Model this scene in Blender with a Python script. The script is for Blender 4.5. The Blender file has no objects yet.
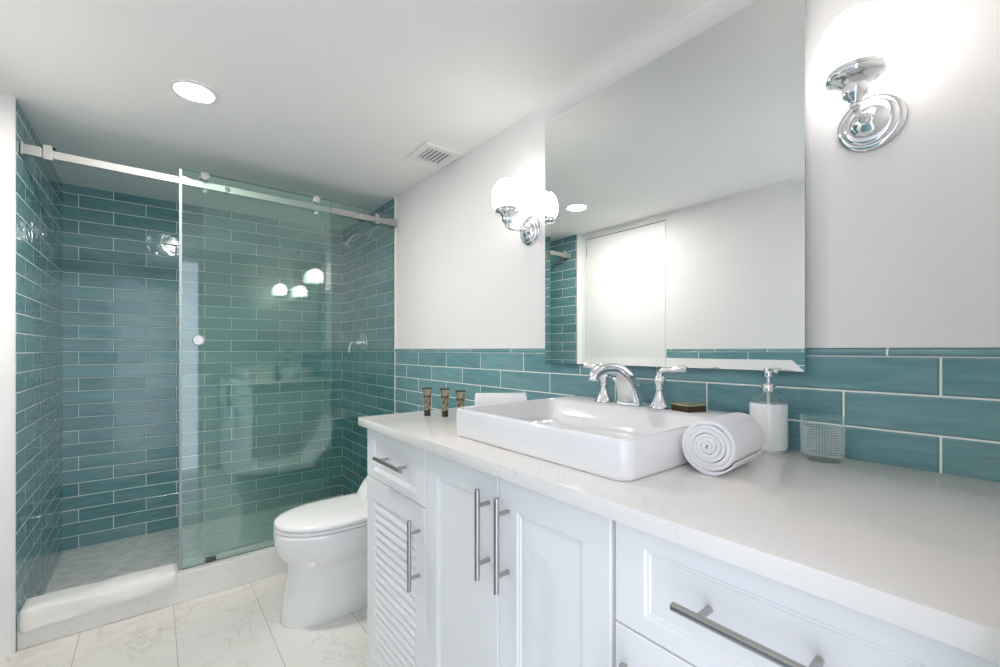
import bpy, bmesh, math, random
from mathutils import Vector, Matrix, noise

random.seed(7)
C = bpy.context.scene.collection
SC = bpy.context.scene
PI = math.pi

# ------------------------------------------------------------------ camera
H = 1.19                                   # lens height above the floor
cam_d = bpy.data.cameras.new('camera')
cam = bpy.data.objects.new('camera', cam_d)
C.objects.link(cam)
cam.location = (0, 0, H)
cam.rotation_euler = (PI / 2, 0, -0.6775)
cam_d.sensor_fit = 'HORIZONTAL'
cam_d.sensor_width = 36.0
cam_d.lens = 36.0 * 436.31 / 1000.0
cam_d.shift_x = -0.00528
cam_d.shift_y = 0.01584
cam_d.clip_start = 0.01
SC.camera = cam

# ------------------------------------------------------------------ world, light, exposure
WORLD_STRENGTH = 0.85
GLOBE = 2.3
DOWN = 132.0
world = bpy.data.worlds.new('world')
SC.world = world
world.use_nodes = True
bg = world.node_tree.nodes['Background']
bg.inputs[0].default_value = (0.84, 0.875, 1.0, 1)      # cool daylight of the room beyond the doorway
bg.inputs[1].default_value = WORLD_STRENGTH
SC.view_settings.view_transform = 'Standard'
SC.view_settings.look = 'None'
SC.view_settings.gamma = 1.0
SC.view_settings.use_curve_mapping = False
SC.view_settings.exposure = 1.76
SC.cycles.max_bounces = 14
SC.cycles.diffuse_bounces = 8
SC.cycles.glossy_bounces = 8
SC.cycles.transmission_bounces = 10
SC.cycles.transparent_max_bounces = 16
SC.cycles.caustics_reflective = False
SC.cycles.caustics_refractive = False
# the doorway behind the camera is where the daylight comes in (sampling portal, gives no light itself)
pl = bpy.data.lights.new('doorway_portal', 'AREA')
pl.shape = 'RECTANGLE'; pl.size = 0.84; pl.size_y = 2.03
pl.cycles.is_portal = True
po = bpy.data.objects.new('doorway_portal', pl)
C.objects.link(po)
po.location = (0.0, -0.13, 1.015)
po.rotation_euler = (PI / 2, 0, 0)         # local -Z towards +Y
po.rotation_euler = (-PI / 2, 0, PI)

# ------------------------------------------------------------------ dimensions
XR = 1.217        # tile face of the mirror wall
XP = 1.224        # painted face above it
XL = -0.423       # tile face of the shower's left wall
XD = -0.470       # left wall of the room (door wall)
YB = 3.662        # back wall of the shower
YS0, YS1 = 2.526, 2.6545
CE = 2.1745       # ceiling
Z0 = 1.1752       # top of the uppermost full course below the cap
PITCH, TL = 0.079, 0.314
CT = 0.945        # countertop

# ------------------------------------------------------------------ mesh helpers
def tag(o, label=None, cat=None, group=None, kind=None):
    if label: o['label'] = label
    if cat: o['category'] = cat
    if group: o['group'] = group
    if kind: o['kind'] = kind
    return o

def thing(name, label, cat, loc=(0, 0, 0), rotz=0.0, group=None):
    o = bpy.data.objects.new(name, None)
    o.empty_display_size = 0.05
    C.objects.link(o)
    o.location = loc
    o.rotation_euler = (0, 0, rotz)
    return tag(o, label, cat, group)

def obj(name, bm, mats, parent=None, smooth=False, world=False, angle=40, mods=()):
    """link bm as one mesh object; with world=True the verts are in world space and moved into the (unrotated) parent's"""
    if world and parent is not None:
        off = Vector((0, 0, 0)); p = parent
        while p is not None:
            off += Vector(p.location); p = p.parent
        bmesh.ops.translate(bm, verts=bm.verts, vec=-off)
    bmesh.ops.remove_doubles(bm, verts=bm.verts, dist=1e-6)
    bmesh.ops.recalc_face_normals(bm, faces=bm.faces)
    me = bpy.data.meshes.new(name)
    if smooth:
        ca = math.radians(angle)
        for f in bm.faces: f.smooth = True
        for e in bm.edges:
            if len(e.link_faces) == 2 and e.calc_face_angle(0) > ca: e.smooth = False
    bm.to_mesh(me); bm.free()
    for m in (mats if isinstance(mats, (list, tuple)) else [mats]): me.materials.append(m)
    o = bpy.data.objects.new(name, me)
    C.objects.link(o)
    if parent is not None: o.parent = parent
    for m in mods:
        md = o.modifiers.new(m[0], m[0])
        for k, v in m[1].items(): setattr(md, k, v)
    return o

def new(): return bmesh.new()

def box(bm, lo, hi, bev=0.0, seg=2, mi=0):
    x0, y0, z0 = lo; x1, y1, z1 = hi
    vs = [bm.verts.new(p) for p in ((x0,y0,z0),(x1,y0,z0),(x1,y1,z0),(x0,y1,z0),(x0,y0,z1),(x1,y0,z1),(x1,y1,z1),(x0,y1,z1))]
    fs = [bm.faces.new([vs[i] for i in q]) for q in ((3,2,1,0),(4,5,6,7),(0,1,5,4),(1,2,6,5),(2,3,7,6),(3,0,4,7))]
    for f in fs: f.material_index = mi
    if bev > 0:
        es = list({e for f in fs for e in f.edges})
        bmesh.ops.bevel(bm, geom=es, offset=bev, segments=seg, profile=0.5, affect='EDGES')
    return bm

def frame_to(d):
    d = Vector(d).normalized()
    a = Vector((0, 0, 1)) if abs(d.z) < 0.95 else Vector((1, 0, 0))
    u = d.cross(a).normalized(); v = u.cross(d).normalized()
    return u, v, d

def ring(bm, c, u, v, ru, rv, n):
    return [bm.verts.new(Vector(c) + u * (ru * math.cos(2*PI*i/n)) + v * (rv * math.sin(2*PI*i/n))) for i in range(n)]

def skin(bm, rings, cap0=True, cap1=True, closed=True):
    for a, b in zip(rings[:-1], rings[1:]):
        n = len(a)
        for i in range(n if closed else n - 1):
            j = (i + 1) % n
            bm.faces.new((a[i], a[j], b[j], b[i]))
    if cap0: bm.faces.new(list(reversed(rings[0])))
    if cap1: bm.faces.new(rings[-1])

def cyl(bm, p0, p1, r0, r1=None, n=20, bev=0.0):
    r1 = r0 if r1 is None else r1
    p0 = Vector(p0); p1 = Vector(p1)
    u, v, d = frame_to(p1 - p0)
    if bev:
        rs = [ring(bm, p0, u, v, r0-bev, r0-bev, n), ring(bm, p0 + d*bev, u, v, r0, r0, n),
              ring(bm, p1 - d*bev, u, v, r1, r1, n), ring(bm, p1, u, v, r1-bev, r1-bev, n)]
    else:
        rs = [ring(bm, p0, u, v, r0, r0, n), ring(bm, p1, u, v, r1, r1, n)]
    skin(bm, rs)
    return bm

def tube(bm, pts, rad, n=14, flat=1.0, up=None):
    """tube along pts; rad a number or list; flat scales the second radius"""
    pts = [Vector(p) for p in pts]
    if not isinstance(rad, (list, tuple)): rad = [rad] * len(pts)
    rings = []
    prev = None
    for i, p in enumerate(pts):
        d = (pts[min(i+1, len(pts)-1)] - pts[max(i-1, 0)]).normalized()
        if prev is None:
            u, v, d = frame_to(d)
            if up is not None:
                v = Vector(up); u = d.cross(v).normalized(); v = u.cross(d).normalized()
        else:
            u = (prev - d * prev.dot(d)).normalized(); v = u.cross(d).normalized()
        prev = u
        fl = flat[i] if isinstance(flat, (list, tuple)) else flat
        rings.append(ring(bm, p, u, v, rad[i], rad[i]*fl, n))
    skin(bm, rings)
    return bm

def bez(p0, p1, p2, p3, n=12):
    out = []
    for i in range(n + 1):
        t = i / n; s = 1 - t
        out.append(Vector(p0)*s**3 + Vector(p1)*3*s*s*t + Vector(p2)*3*s*t*t + Vector(p3)*t**3)
    return out

def lathe(bm, prof, o=(0, 0, 0), axis=(0, 0, 1), n=32, cap0=True, cap1=True):
    """prof: list of (radius, height along axis)"""
    u, v, d = frame_to(axis)
    o = Vector(o)
    rings = [ring(bm, o + d*h, u, v, max(r, 1e-4), max(r, 1e-4), n) for r, h in prof]
    skin(bm, rings, cap0, cap1)
    return bm

def rrect(hx, hy, r, k=6):
    """rounded rectangle outline, ccw"""
    out = []
    for cx, cy, a0 in ((hx-r, hy-r, 0), (-hx+r, hy-r, PI/2), (-hx+r, -hy+r, PI), (hx-r, -hy+r, 3*PI/2)):
        for i in range(k + 1):
            a = a0 + PI/2*i/k
            out.append((cx + r*math.cos(a), cy + r*math.sin(a)))
    return out

# ------------------------------------------------------------------ material helpers
class NT:
    def __init__(s, name):
        s.m = bpy.data.materials.new(name); s.m.use_nodes = True
        s.t = s.m.node_tree; s.n = s.t.nodes; s.l = s.t.links
        s.b = s.n['Principled BSDF']; s.out = s.n['Material Output']
    def node(s, typ, **kw):
        x = s.n.new(typ)
        for k, v in kw.items(): setattr(x, k, v)
        return x
    def set(s, sock, v):
        if hasattr(v, 'is_linked'): s.l.new(v, sock)
        elif v is not None: sock.default_value = v
    def math(s, op, a, b=None, c=None):
        x = s.node('ShaderNodeMath', operation=op)
        for i, v in enumerate((a, b, c)): s.set(x.inputs[i], v) if v is not None else None
        return x.outputs[0]
    def step(s, v, a, b, lo=0.0, hi=1.0):
        x = s.node('ShaderNodeMapRange', interpolation_type='SMOOTHSTEP')
        s.set(x.inputs['Value'], v)
        for k, w in (('From Min', a), ('From Max', b), ('To Min', lo), ('To Max', hi)): s.set(x.inputs[k], w)
        return x.outputs['Result']
    def mix(s, f, a, b):
        x = s.node('ShaderNodeMix', data_type='RGBA')
        s.set(x.inputs[0], f); s.set(x.inputs[6], a); s.set(x.inputs[7], b)
        return x.outputs[2]
    def noise(s, vec, scale, detail=3, rough=0.5, dist=0.0):
        x = s.node('ShaderNodeTexNoise')
        s.set(x.inputs['Vector'], vec); x.inputs['Scale'].default_value = scale
        x.inputs['Detail'].default_value = detail; x.inputs['Roughness'].default_value = rough
        x.inputs['Distortion'].default_value = dist
        return x.outputs['Fac']
    def pos(s):
        return s.node('ShaderNodeNewGeometry').outputs['Position']
    def objc(s):
        return s.node('ShaderNodeTexCoord').outputs['Object']
    def xyz(s, v):
        x = s.node('ShaderNodeSeparateXYZ'); s.l.new(v, x.inputs[0]); return x.outputs
    def comb(s, x, y, z):
        c = s.node('ShaderNodeCombineXYZ')
        for i, v in enumerate((x, y, z)): s.set(c.inputs[i], v)
        return c.outputs[0]
    def bump(s, h, strength, dist, normal=None):
        b = s.node('ShaderNodeBump'); b.inputs['Strength'].default_value = strength
        b.inputs['Distance'].default_value = dist
        s.l.new(h, b.inputs['Height'])
        if normal is not None: s.l.new(normal, b.inputs['Normal'])
        return b.outputs[0]

def rgb(r, g, b):
    f = lambda c: (c/255/12.92) if c/255 <= 0.04045 else ((c/255 + 0.055)/1.055)**2.4
    return (f(r), f(g), f(b), 1)

def plain(name, col, rough=0.5, metal=0.0, coat=0.0, bump=None, spec=None):
    t = NT(name)
    # faint procedural variation keeps the surface from being dead flat
    n = t.noise(t.objc(), 6.0, 3)
    c2 = tuple(c*0.965 for c in col[:3]) + (1,)
    t.l.new(t.mix(n, col, c2), t.b.inputs['Base Color'])
    t.b.inputs['Roughness'].default_value = rough
    t.b.inputs['Metallic'].default_value = metal
    t.b.inputs['Coat Weight'].default_value = coat
    t.b.inputs['Coat Roughness'].default_value = 0.05
    if spec is not None: t.b.inputs['Specular IOR Level'].default_value = spec
    if bump:
        h = t.noise(t.objc(), bump[0], 4, 0.6)
        t.l.new(t.bump(h, bump[1], bump[2]), t.b.inputs['Normal'])
    return t.m

TEAL_A, TEAL_B = rgb(90, 136, 143), rgb(128, 167, 171)
GROUT = rgb(238, 240, 238)

def tile_mat(name, axis, off, cap=False):
    t = NT(name)
    p = t.xyz(t.pos())
    h = t.math('SUBTRACT', p[axis], off)
    if cap:
        row = None
        xs = t.math('DIVIDE', h, TL)
        colx = t.math('FLOOR', xs); fx = t.math('FRACT', xs)
        e = t.math('MULTIPLY', t.math('MINIMUM', fx, t.math('SUBTRACT', 1.0, fx)), TL)
        rowv = 50.0
    else:
        zz = t.math('DIVIDE', t.math('SUBTRACT', p[2], Z0), PITCH)
        rowv = t.math('FLOOR', zz); fz = t.math('FRACT', zz)
        par = t.math('FLOORED_MODULO', rowv, 2.0)
        xs = t.math('ADD', t.math('DIVIDE', h, TL), t.math('MULTIPLY', t.math('SUBTRACT', 1.0, par), 0.5))
        colx = t.math('FLOOR', xs); fx = t.math('FRACT', xs)
        ex = t.math('MULTIPLY', t.math('MINIMUM', fx, t.math('SUBTRACT', 1.0, fx)), TL)
        ez = t.math('MULTIPLY', t.math('MINIMUM', fz, t.math('SUBTRACT', 1.0, fz)), PITCH)
        e = t.math('MINIMUM', ex, ez)
    wn = t.node('ShaderNodeTexWhiteNoise', noise_dimensions='3D')
    t.l.new(t.comb(colx, rowv, off + axis*7.3), wn.inputs['Vector'])
    rnd = wn.outputs['Value']; rc = t.xyz(wn.outputs['Color'])
    tilem = t.step(e, 0.0015, 0.0023)                        # 1 on glaze, 0 on grout
    cloud = t.noise(t.comb(t.math('MULTIPLY', h, 7.0), t.math('MULTIPLY', p[2], 42.0), t.math('MULTIPLY', rnd, 9.0)), 1.0, 4, 0.6, 0.8)
    v = t.math('ADD', t.math('MULTIPLY', rnd, 0.55), t.math('MULTIPLY', t.step(cloud, 0.3, 0.7), 0.45))
    glaze = t.mix(v, TEAL_A, TEAL_B)
    t.l.new(t.mix(tilem, GROUT, glaze), t.b.inputs['Base Color'])
    t.l.new(t.step(tilem, 0, 1, 0.75, 0.09), t.b.inputs['Roughness'])
    # hand-made glaze: soft edge, slight tilt per tile, wavy face
    pil = t.math('MULTIPLY', t.step(e, 0.0014, 0.006), 1.0)
    wav = t.math('MULTIPLY', t.noise(t.pos(), 14.0, 2, 0.5, 0.4), 0.9)
    tilt = t.math('MULTIPLY', t.math('SUBTRACT', rc[0], 0.5), t.math('MULTIPLY', fx, 0.9))
    hgt = t.math('ADD', t.math('ADD', pil, wav), tilt)
    t.l.new(t.bump(hgt, 1.0, 0.0020), t.b.inputs['Normal'])
    return t.m

def marble_mat(name, base, vein, scale=2.2, thick=0.03, rough=0.12, tiles=None, gold=0.35):
    t = NT(name)
    P = t.pos()
    n1 = t.noise(P, scale, 6, 0.62, 1.4)
    ridge = t.math('ABSOLUTE', t.math('SUBTRACT', n1, 0.5))
    mask = t.noise(P, scale*0.6, 2, 0.5)
    v = t.math('MULTIPLY', t.step(ridge, thick, 0.0), t.step(mask, 0.42, 0.66))
    n2 = t.noise(P, scale*2.3, 5, 0.6, 0.8)
    v2 = t.math('MULTIPLY', t.step(t.math('ABSOLUTE', t.math('SUBTRACT', n2, 0.52)), thick*0.6, 0.0), 0.25)
    cl = t.math('MULTIPLY', t.step(t.noise(P, scale*1.1, 3), 0.45, 0.8), 0.18)
    f = t.math('MINIMUM', t.math('ADD', t.math('ADD', t.math('MULTIPLY', v, 0.62), v2), cl), 0.85)
    vc = t.mix(t.step(t.noise(P, 5.0, 2), 0.4, 0.62, 0.0, gold*2), vein, rgb(206, 186, 150))
    col = t.mix(f, base, vc)
    if tiles:
        x0, w, y0, ln, g = tiles
        p = t.xyz(P)
        xs = t.math('DIVIDE', t.math('SUBTRACT', p[0], x0), w)
        cx = t.math('FLOOR', xs); fx = t.math('FRACT', xs)
        ys = t.math('ADD', t.math('DIVIDE', t.math('SUBTRACT', p[1], y0), ln), t.math('MULTIPLY', cx, 0.37))
        fy = t.math('FRACT', ys)
        e = t.math('MINIMUM', t.math('MULTIPLY', t.math('MINIMUM', fx, t.math('SUBTRACT', 1.0, fx)), w),
                   t.math('MULTIPLY', t.math('MINIMUM', fy, t.math('SUBTRACT', 1.0, fy)), ln))
        m = t.step(e, g*0.5, g)
        col = t.mix(m, rgb(186, 182, 174), col)
        t.l.new(t.bump(m, 0.5, 0.0008), t.b.inputs['Normal'])
    t.l.new(col, t.b.inputs['Base Color'])
    t.b.inputs['Roughness'].default_value = rough
    return t.m

def mosaic_mat(name):
    t = NT(name)
    P = t.pos()
    br = t.node('ShaderNodeTexBrick')
    mp = t.node('ShaderNodeMapping'); t.l.new(P, mp.inputs['Vector'])
    mp.inputs['Rotation'].default_value = (0, 0, 0)
    t.l.new(mp.outputs[0], br.inputs['Vector'])
    br.inputs['Scale'].default_value = 1.0
    br.inputs['Brick Width'].default_value = 0.052; br.inputs['Row Height'].default_value = 0.0165
    br.inputs['Mortar Size'].default_value = 0.0011; br.inputs['Bias'].default_value = -0.35
    br.inputs['Color1'].default_value = rgb(232, 230, 226); br.inputs['Color2'].default_value = rgb(188, 187, 184)
    br.inputs['Mortar'].default_value = rgb(232, 230, 226)
    c = t.mix(t.math('MULTIPLY', t.step(t.noise(P, 16, 5, 0.65, 1.0), 0.45, 0.8), 0.4), br.outputs['Color'], rgb(176, 177, 178))
    t.l.new(c, t.b.inputs['Base Color'])
    t.b.inputs['Roughness'].default_value = 0.3
    return t.m

def glass_mat(name, tint, f0=0.065):
    """sheet glass: tinted see-through plus mirror reflection by Schlick's law"""
    t = NT(name)
    t.n.remove(t.b)
    lw = t.node('ShaderNodeLayerWeight'); lw.inputs['Blend'].default_value = 0.5
    f = t.math('POWER', lw.outputs['Facing'], 4.0)
    f = t.math('ADD', t.math('MULTIPLY', f, 1.0 - f0), f0)
    tr = t.node('ShaderNodeBsdfTransparent'); tr.inputs[0].default_value = tint
    gl = t.node('ShaderNodeBsdfGlossy'); gl.inputs['Roughness'].default_value = 0.0
    gl.inputs[0].default_value = (1, 1, 1, 1)
    mx = t.node('ShaderNodeMixShader')
    t.l.new(f, mx.inputs[0]); t.l.new(tr.outputs[0], mx.inputs[1]); t.l.new(gl.outputs[0], mx.inputs[2])
    t.l.new(mx.outputs[0], t.out.inputs[0])
    return t.m

def emit_mat(name, col, s):
    t = NT(name)
    t.b.inputs['Base Color'].default_value = (0.9, 0.9, 0.9, 1)
    t.b.inputs['Roughness'].default_value = 0.25
    t.b.inputs['Emission Color'].default_value = col
    t.b.inputs['Emission Strength'].default_value = s
    return t.m

def fabric_mat(name, col, scale=420.0):
    t = NT(name)
    t.b.inputs['Base Color'].default_value = col
    t.b.inputs['Roughness'].default_value = 0.95
    t.b.inputs['Sheen Weight'].default_value = 0.25
    h = t.math('ADD', t.noise(t.objc(), scale, 2, 0.6), t.math('MULTIPLY', t.noise(t.objc(), 60.0, 3), 0.7))
    t.l.new(t.bump(h, 0.7, 0.0022), t.b.inputs['Normal'])
    return t.m

def brushed_mat(name, col, rough, axis):
    t = NT(name)
    p = t.objc()
    mp = t.node('ShaderNodeMapping'); t.l.new(p, mp.inputs['Vector'])
    sc = [300.0, 300.0, 300.0]; sc[axis] = 6.0
    mp.inputs['Scale'].default_value = sc
    n = t.noise(mp.outputs[0], 1.0, 2)
    t.l.new(t.mix(n, col, tuple(c*0.82 for c in col[:3]) + (1,)), t.b.inputs['Base Color'])
    t.b.inputs['Metallic'].default_value = 1.0
    t.b.inputs['Roughness'].default_value = rough
    return t.m

M = {}
M['paint'] = plain('white_wall_paint', rgb(238, 236, 235), 0.55, bump=(180, 0.05, 0.0006))
M['ceiling'] = plain('white_ceiling_paint', rgb(242, 240, 237), 0.7)
M['door'] = plain('white_door_paint', rgb(240, 240, 238), 0.4)
M['tile_right'] = tile_mat('teal_tile_right', 1, 0.1329)
M['tile_left'] = tile_mat('teal_tile_left', 1, 0.03)
M['tile_back'] = tile_mat('teal_tile_back', 0, -0.3548)
M['tile_room'] = tile_mat('teal_tile_room', 1, 0.22)
M['cap'] = tile_mat('teal_tile_cap', 1, 0.214, cap=True)
M['cap_room'] = tile_mat('teal_tile_cap_room', 1, 0.11, cap=True)
M['grout'] = plain('white_grout', rgb(228, 230, 228), 0.7)
M['marble_floor'] = marble_mat('white_marble_floor', rgb(226, 223, 217), rgb(166, 161, 153), 1.7, 0.034, 0.16,
                               tiles=(0.07, 0.3125, 1.92 - 0.37*0.9, 0.9, 0.0022), gold=0.3)
M['marble_curb'] = marble_mat('white_marble_curb', rgb(230, 228, 224), rgb(196, 193, 186), 2.2, 0.016, 0.16, gold=0.1)
M['mosaic'] = mosaic_mat('grey_marble_mosaic')
M['quartz'] = marble_mat('white_quartz', rgb(233, 229, 224), rgb(214, 211, 207), 1.3, 0.006, 0.14, gold=0.0)
M['ceramic'] = plain('white_glazed_ceramic', rgb(240, 240, 240), 0.07, coat=0.4)
M['cab'] = plain('white_cabinet_paint', rgb(238, 238, 239), 0.32)
M['chrome'] = plain('chrome', (0.86, 0.87, 0.89, 1), 0.06, 1.0)
M['nickel_z'] = brushed_mat('brushed_nickel_upright', (0.50, 0.48, 0.46, 1), 0.28, 2)
M['nickel_y'] = brushed_mat('brushed_nickel_level', (0.50, 0.48, 0.46, 1), 0.28, 1)
M['steel'] = brushed_mat('satin_steel', (0.56, 0.55, 0.53, 1), 0.60, 0)
M['mirror'] = plain('mirror_silver', (0.83, 0.86, 0.845, 1), 0.0, 1.0)
M['mirror_edge'] = plain('mirror_edge', rgb(150, 165, 165), 0.2)
M['glass'] = glass_mat('green_sheet_glass', (0.918, 0.985, 0.962, 1))
M['glass_edge'] = plain('green_glass_edge', rgb(96, 132, 126), 0.15)
M['seal'] = plain('clear_vinyl_seal', rgb(150, 158, 163), 0.3)
M['globe'] = emit_mat('lit_opal_glass', (1.0, 0.95, 0.90, 1), GLOBE)
M['lens'] = emit_mat('lit_frosted_lens', (1.0, 0.96, 0.91, 1), DOWN)
M['white_plastic'] = plain('white_plastic', rgb(232, 232, 230), 0.4)
M['gap_shade'] = plain('painted_gap_shade', rgb(60, 60, 62), 0.8)  # shade of the door gap, put in as a dark colour
M['vent_shade'] = plain('painted_vent_shade', rgb(150, 150, 150), 0.8)  # grey that paints in the shade behind the vent slats
M['satin'] = plain('satin_nickel', (0.62, 0.61, 0.59, 1), 0.32, 1.0)
M['black'] = plain('black_rubber', rgb(22, 22, 24), 0.5)
M['towel'] = fabric_mat('white_terry', rgb(240, 240, 242))
M['mat'] = fabric_mat('white_terry_mat', rgb(236, 234, 230), 220.0)
M['toilet'] = plain('white_vitreous_china', rgb(238, 238, 237), 0.06, coat=0.4)
M['seat'] = plain('white_seat_plastic', rgb(240, 240, 239), 0.12)
M['clear'] = glass_mat('clear_glass', (0.93, 0.97, 0.965, 1), 0.06)

# cut-glass tumbler: diamond relief in the material
def cut_glass(name):
    t = NT(name)
    p = t.xyz(t.objc())
    ang = t.math('ARCTAN2', p[1], p[0])
    k = 24.0
    s1 = t.math('SINE', t.math('ADD', t.math('MULTIPLY', ang, k), t.math('MULTIPLY', p[2], 600.0)))
    s2 = t.math('SINE', t.math('SUBTRACT', t.math('MULTIPLY', ang, k), t.math('MULTIPLY', p[2], 600.0)))
    hgt = t.step(t.math('MULTIPLY', s1, s2), 0.15, 0.5)
    zone = t.math('MULTIPLY', t.step(p[2], 0.012, 0.016), t.step(p[2], 0.080, 0.076))
    hgt = t.math('MULTIPLY', hgt, zone)
    nrm = t.bump(hgt, 0.7, 0.0010)
    t.l.new(nrm, t.b.inputs['Normal'])
    t.b.inputs['Base Color'].default_value = (0.86, 0.93, 0.92, 1)
    t.b.inputs['Roughness'].default_value = 0.12
    tr = t.node('ShaderNodeBsdfTransparent'); tr.inputs[0].default_value = (0.97, 0.99, 0.985, 1)
    lw = t.node('ShaderNodeLayerWeight'); lw.inputs['Blend'].default_value = 0.5
    t.l.new(nrm, lw.inputs['Normal'])
    f = t.math('ADD', t.math('MULTIPLY', hgt, 0.42), t.math('ADD', 0.03, t.math('MULTIPLY', t.math('POWER', lw.outputs['Facing'], 3.0), 0.35)))
    mx = t.node('ShaderNodeMixShader')
    t.l.new(f, mx.inputs[0])
    t.l.new(tr.outputs[0], mx.inputs[1]); t.l.new(t.b.outputs[0], mx.inputs[2])
    t.l.new(mx.outputs[0], t.out.inputs[0])
    return t.m
M['cut'] = cut_glass('cut_glass')

def tube_print(name):
    t = NT(name)
    p = t.xyz(t.objc())
    P = t.objc()
    v = t.node('ShaderNodeTexVoronoi'); v.inputs['Scale'].default_value = 190.0; t.l.new(P, v.inputs['Vector'])
    a = t.step(v.outputs['Distance'], 0.25, 0.5)
    leaf = t.step(t.noise(P, 120.0, 3, 0.6, 1.5), 0.48, 0.56)
    c = t.mix(leaf, rgb(192, 182, 150), rgb(92, 84, 66))
    c = t.mix(t.math('MULTIPLY', a, 0.5), c, rgb(48, 42, 34))
    band = t.math('MULTIPLY', t.step(p[2], 0.066, 0.068), t.step(p[2], 0.076, 0.074))   # the dark name band
    c = t.mix(t.math('MULTIPLY', band, 0.8), c, rgb(34, 28, 24))
    t.l.new(c, t.b.inputs['Base Color'])
    t.b.inputs['Roughness'].default_value = 0.35
    return t.m
M['tube'] = tube_print('leaf_print_tube')
M['brown'] = plain('dark_brown_plastic', rgb(52, 40, 33), 0.35)
M['dark_box'] = plain('dark_bronze_card', rgb(62, 48, 26), 0.4)
M['olive'] = plain('olive_gold_card', rgb(172, 170, 128), 0.45)
M['olive_print'] = tube_print('leaf_print_card')

# ------------------------------------------------------------------ the room
def struct(name, bm, m, **kw):
    return tag(obj(name, bm, m, **kw), kind='structure')

b = new(); box(b, (-0.62, -0.15, -0.06), (1.34, 2.60, 0.0)); struct('floor', b, M['marble_floor'])
b = new(); box(b, (-0.60, 2.60, -0.075), (1.34, 3.78, -0.016)); struct('shower_floor', b, M['mosaic'])
b = new(); box(b, (-0.62, -0.15, CE), (1.34, 3.78, CE + 0.08)); struct('ceiling', b, M['ceiling'])
# mirror wall: painted above the tile, tile slab 7 mm proud
b = new(); box(b, (XP, -0.15, -0.06), (1.34, 3.78, CE)); struct('wall_right', b, M['paint'])
b = new(); box(b, (XR, 0.0, 0.0), (XP, YS1 - 0.004, Z0)); struct('wainscot_right', b, M['tile_right'])
b = new()
prof = [(XP, Z0), (XR - 0.002, Z0 + 0.001), (XR - 0.004, Z0 + 0.005), (XR - 0.003, Z0 + 0.012), (XR + 0.002, Z0 + 0.0165), (XP, Z0 + 0.018)]
skin(b, [[b.verts.new((x, y, z)) for x, z in prof] for y in (0.0, YS1 - 0.004)])
struct('trim_1', b, M['cap'], smooth=True, angle=60)
b = new(); box(b, (XR - 0.001, 0.0, Z0 - 0.0012), (XP, YS1 - 0.004, Z0 + 0.0012)); box(b, (XR + 0.001, 0.0, Z0 + 0.018), (XP, YS1 - 0.004, Z0 + 0.0198))
struct('trim_2', b, M['grout'])
b = new(); box(b, (XR, YS1 + 0.006, -0.03), (XP, YB, CE)); struct('wall_right_shower', b, M['tile_right'])
b = new(); box(b, (XR - 0.003, YS1 - 0.004, 0.0), (XP, YS1 + 0.006, CE)); struct('trim_3', b, M['white_plastic'])
# back wall of the shower
b = new(); box(b, (-0.60, YB, -0.06), (1.34, 3.78, CE)); struct('wall_back', b, M['tile_back'])
# left wall of the shower: thick painted wall end, tile inside
b = new(); box(b, (-0.62, YS0, -0.06), (XL - 0.008, 3.78, CE)); struct('wall_left_shower', b, M['paint'])
b = new(); box(b, (XL - 0.008, YS0 + 0.006, -0.03), (XL, YB, CE)); struct('wall_left_tile', b, M['tile_left'])
b = new(); box(b, (XL - 0.010, YS0 - 0.001, 0.0), (XL + 0.0005, YS0 + 0.006, CE)); struct('trim_4', b, M['white_plastic'])
# left wall of the room with the flush door
DY0, DY1, DZ = 1.726, 2.465, 2.125
b = new()
box(b, (-0.62, -0.15, -0.06), (XD, DY0, CE)); box(b, (-0.62, DY1, -0.06), (XD, YS0, CE)); box(b, (-0.62, DY0, DZ), (XD, DY1, CE))
struct('wall_left', b, M['paint'])
b = new(); box(b, (XD, 0.0, 0.0), (XD + 0.007, DY0 - 0.012, Z0)); struct('wainscot_left', b, M['tile_room'])
b = new()
skin(b, [[b.verts.new((XD + XP - x, y, z)) for x, z in prof] for y in (0.0, DY0 - 0.012)])
struct('trim_5', b, M['cap_room'], smooth=True, angle=60)
b = new(); box(b, (XD, 0.0, Z0 - 0.0012), (XD + 0.008, DY0 - 0.012, Z0 + 0.0012)); box(b, (XD, 0.0, Z0 + 0.018), (XD + 0.006, DY0 - 0.012, Z0 + 0.0198))
struct('trim_6', b, M['grout'])
b = new(); box(b, (-0.60, DY0, 0.0), (-0.53, DY1, DZ)); struct('door_gap_shade', b, M['gap_shade'])  # dark sheet behind the door leaf, its colour stands for shade in the gap
d1 = thing('door_1', 'flush white door on the left wall, seen in the mirror', 'door', (XD, DY0, 0)); tag(d1, kind='structure')
b = new(); box(b, (-0.525, DY0 + 0.003, 0.008), (XD - 0.001, DY1 - 0.004, DZ - 0.007), 0.0015); obj('door_leaf', b, M['door'], d1, world=True)
for z in (0.25, 1.07, 2.02):
    b = new(); cyl(b, (XD + 0.002, DY1 - 0.003, z - 0.045), (XD + 0.002, DY1 - 0.003, z + 0.045), 0.005, n=12); obj('hinge', b, M['steel'], d1, world=True)
# wall behind the camera with the open doorway the photograph was taken from
b = new()
box(b, (0.43, -0.13, -0.06), (1.34, -0.006, CE)); box(b, (-0.62, -0.13, -0.06), (-0.42, -0.006, CE)); box(b, (-0.42, -0.13, 2.04), (0.43, -0.006, CE))
struct('wall_doorway', b, M['paint'])
# shower curb
CZ = 0.137
b = new(); box(b, (XL, 2.547, 0.0), (XR, 2.705, CZ), 0.004, 2); struct('shower_curb', b, M['marble_curb'])

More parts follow.
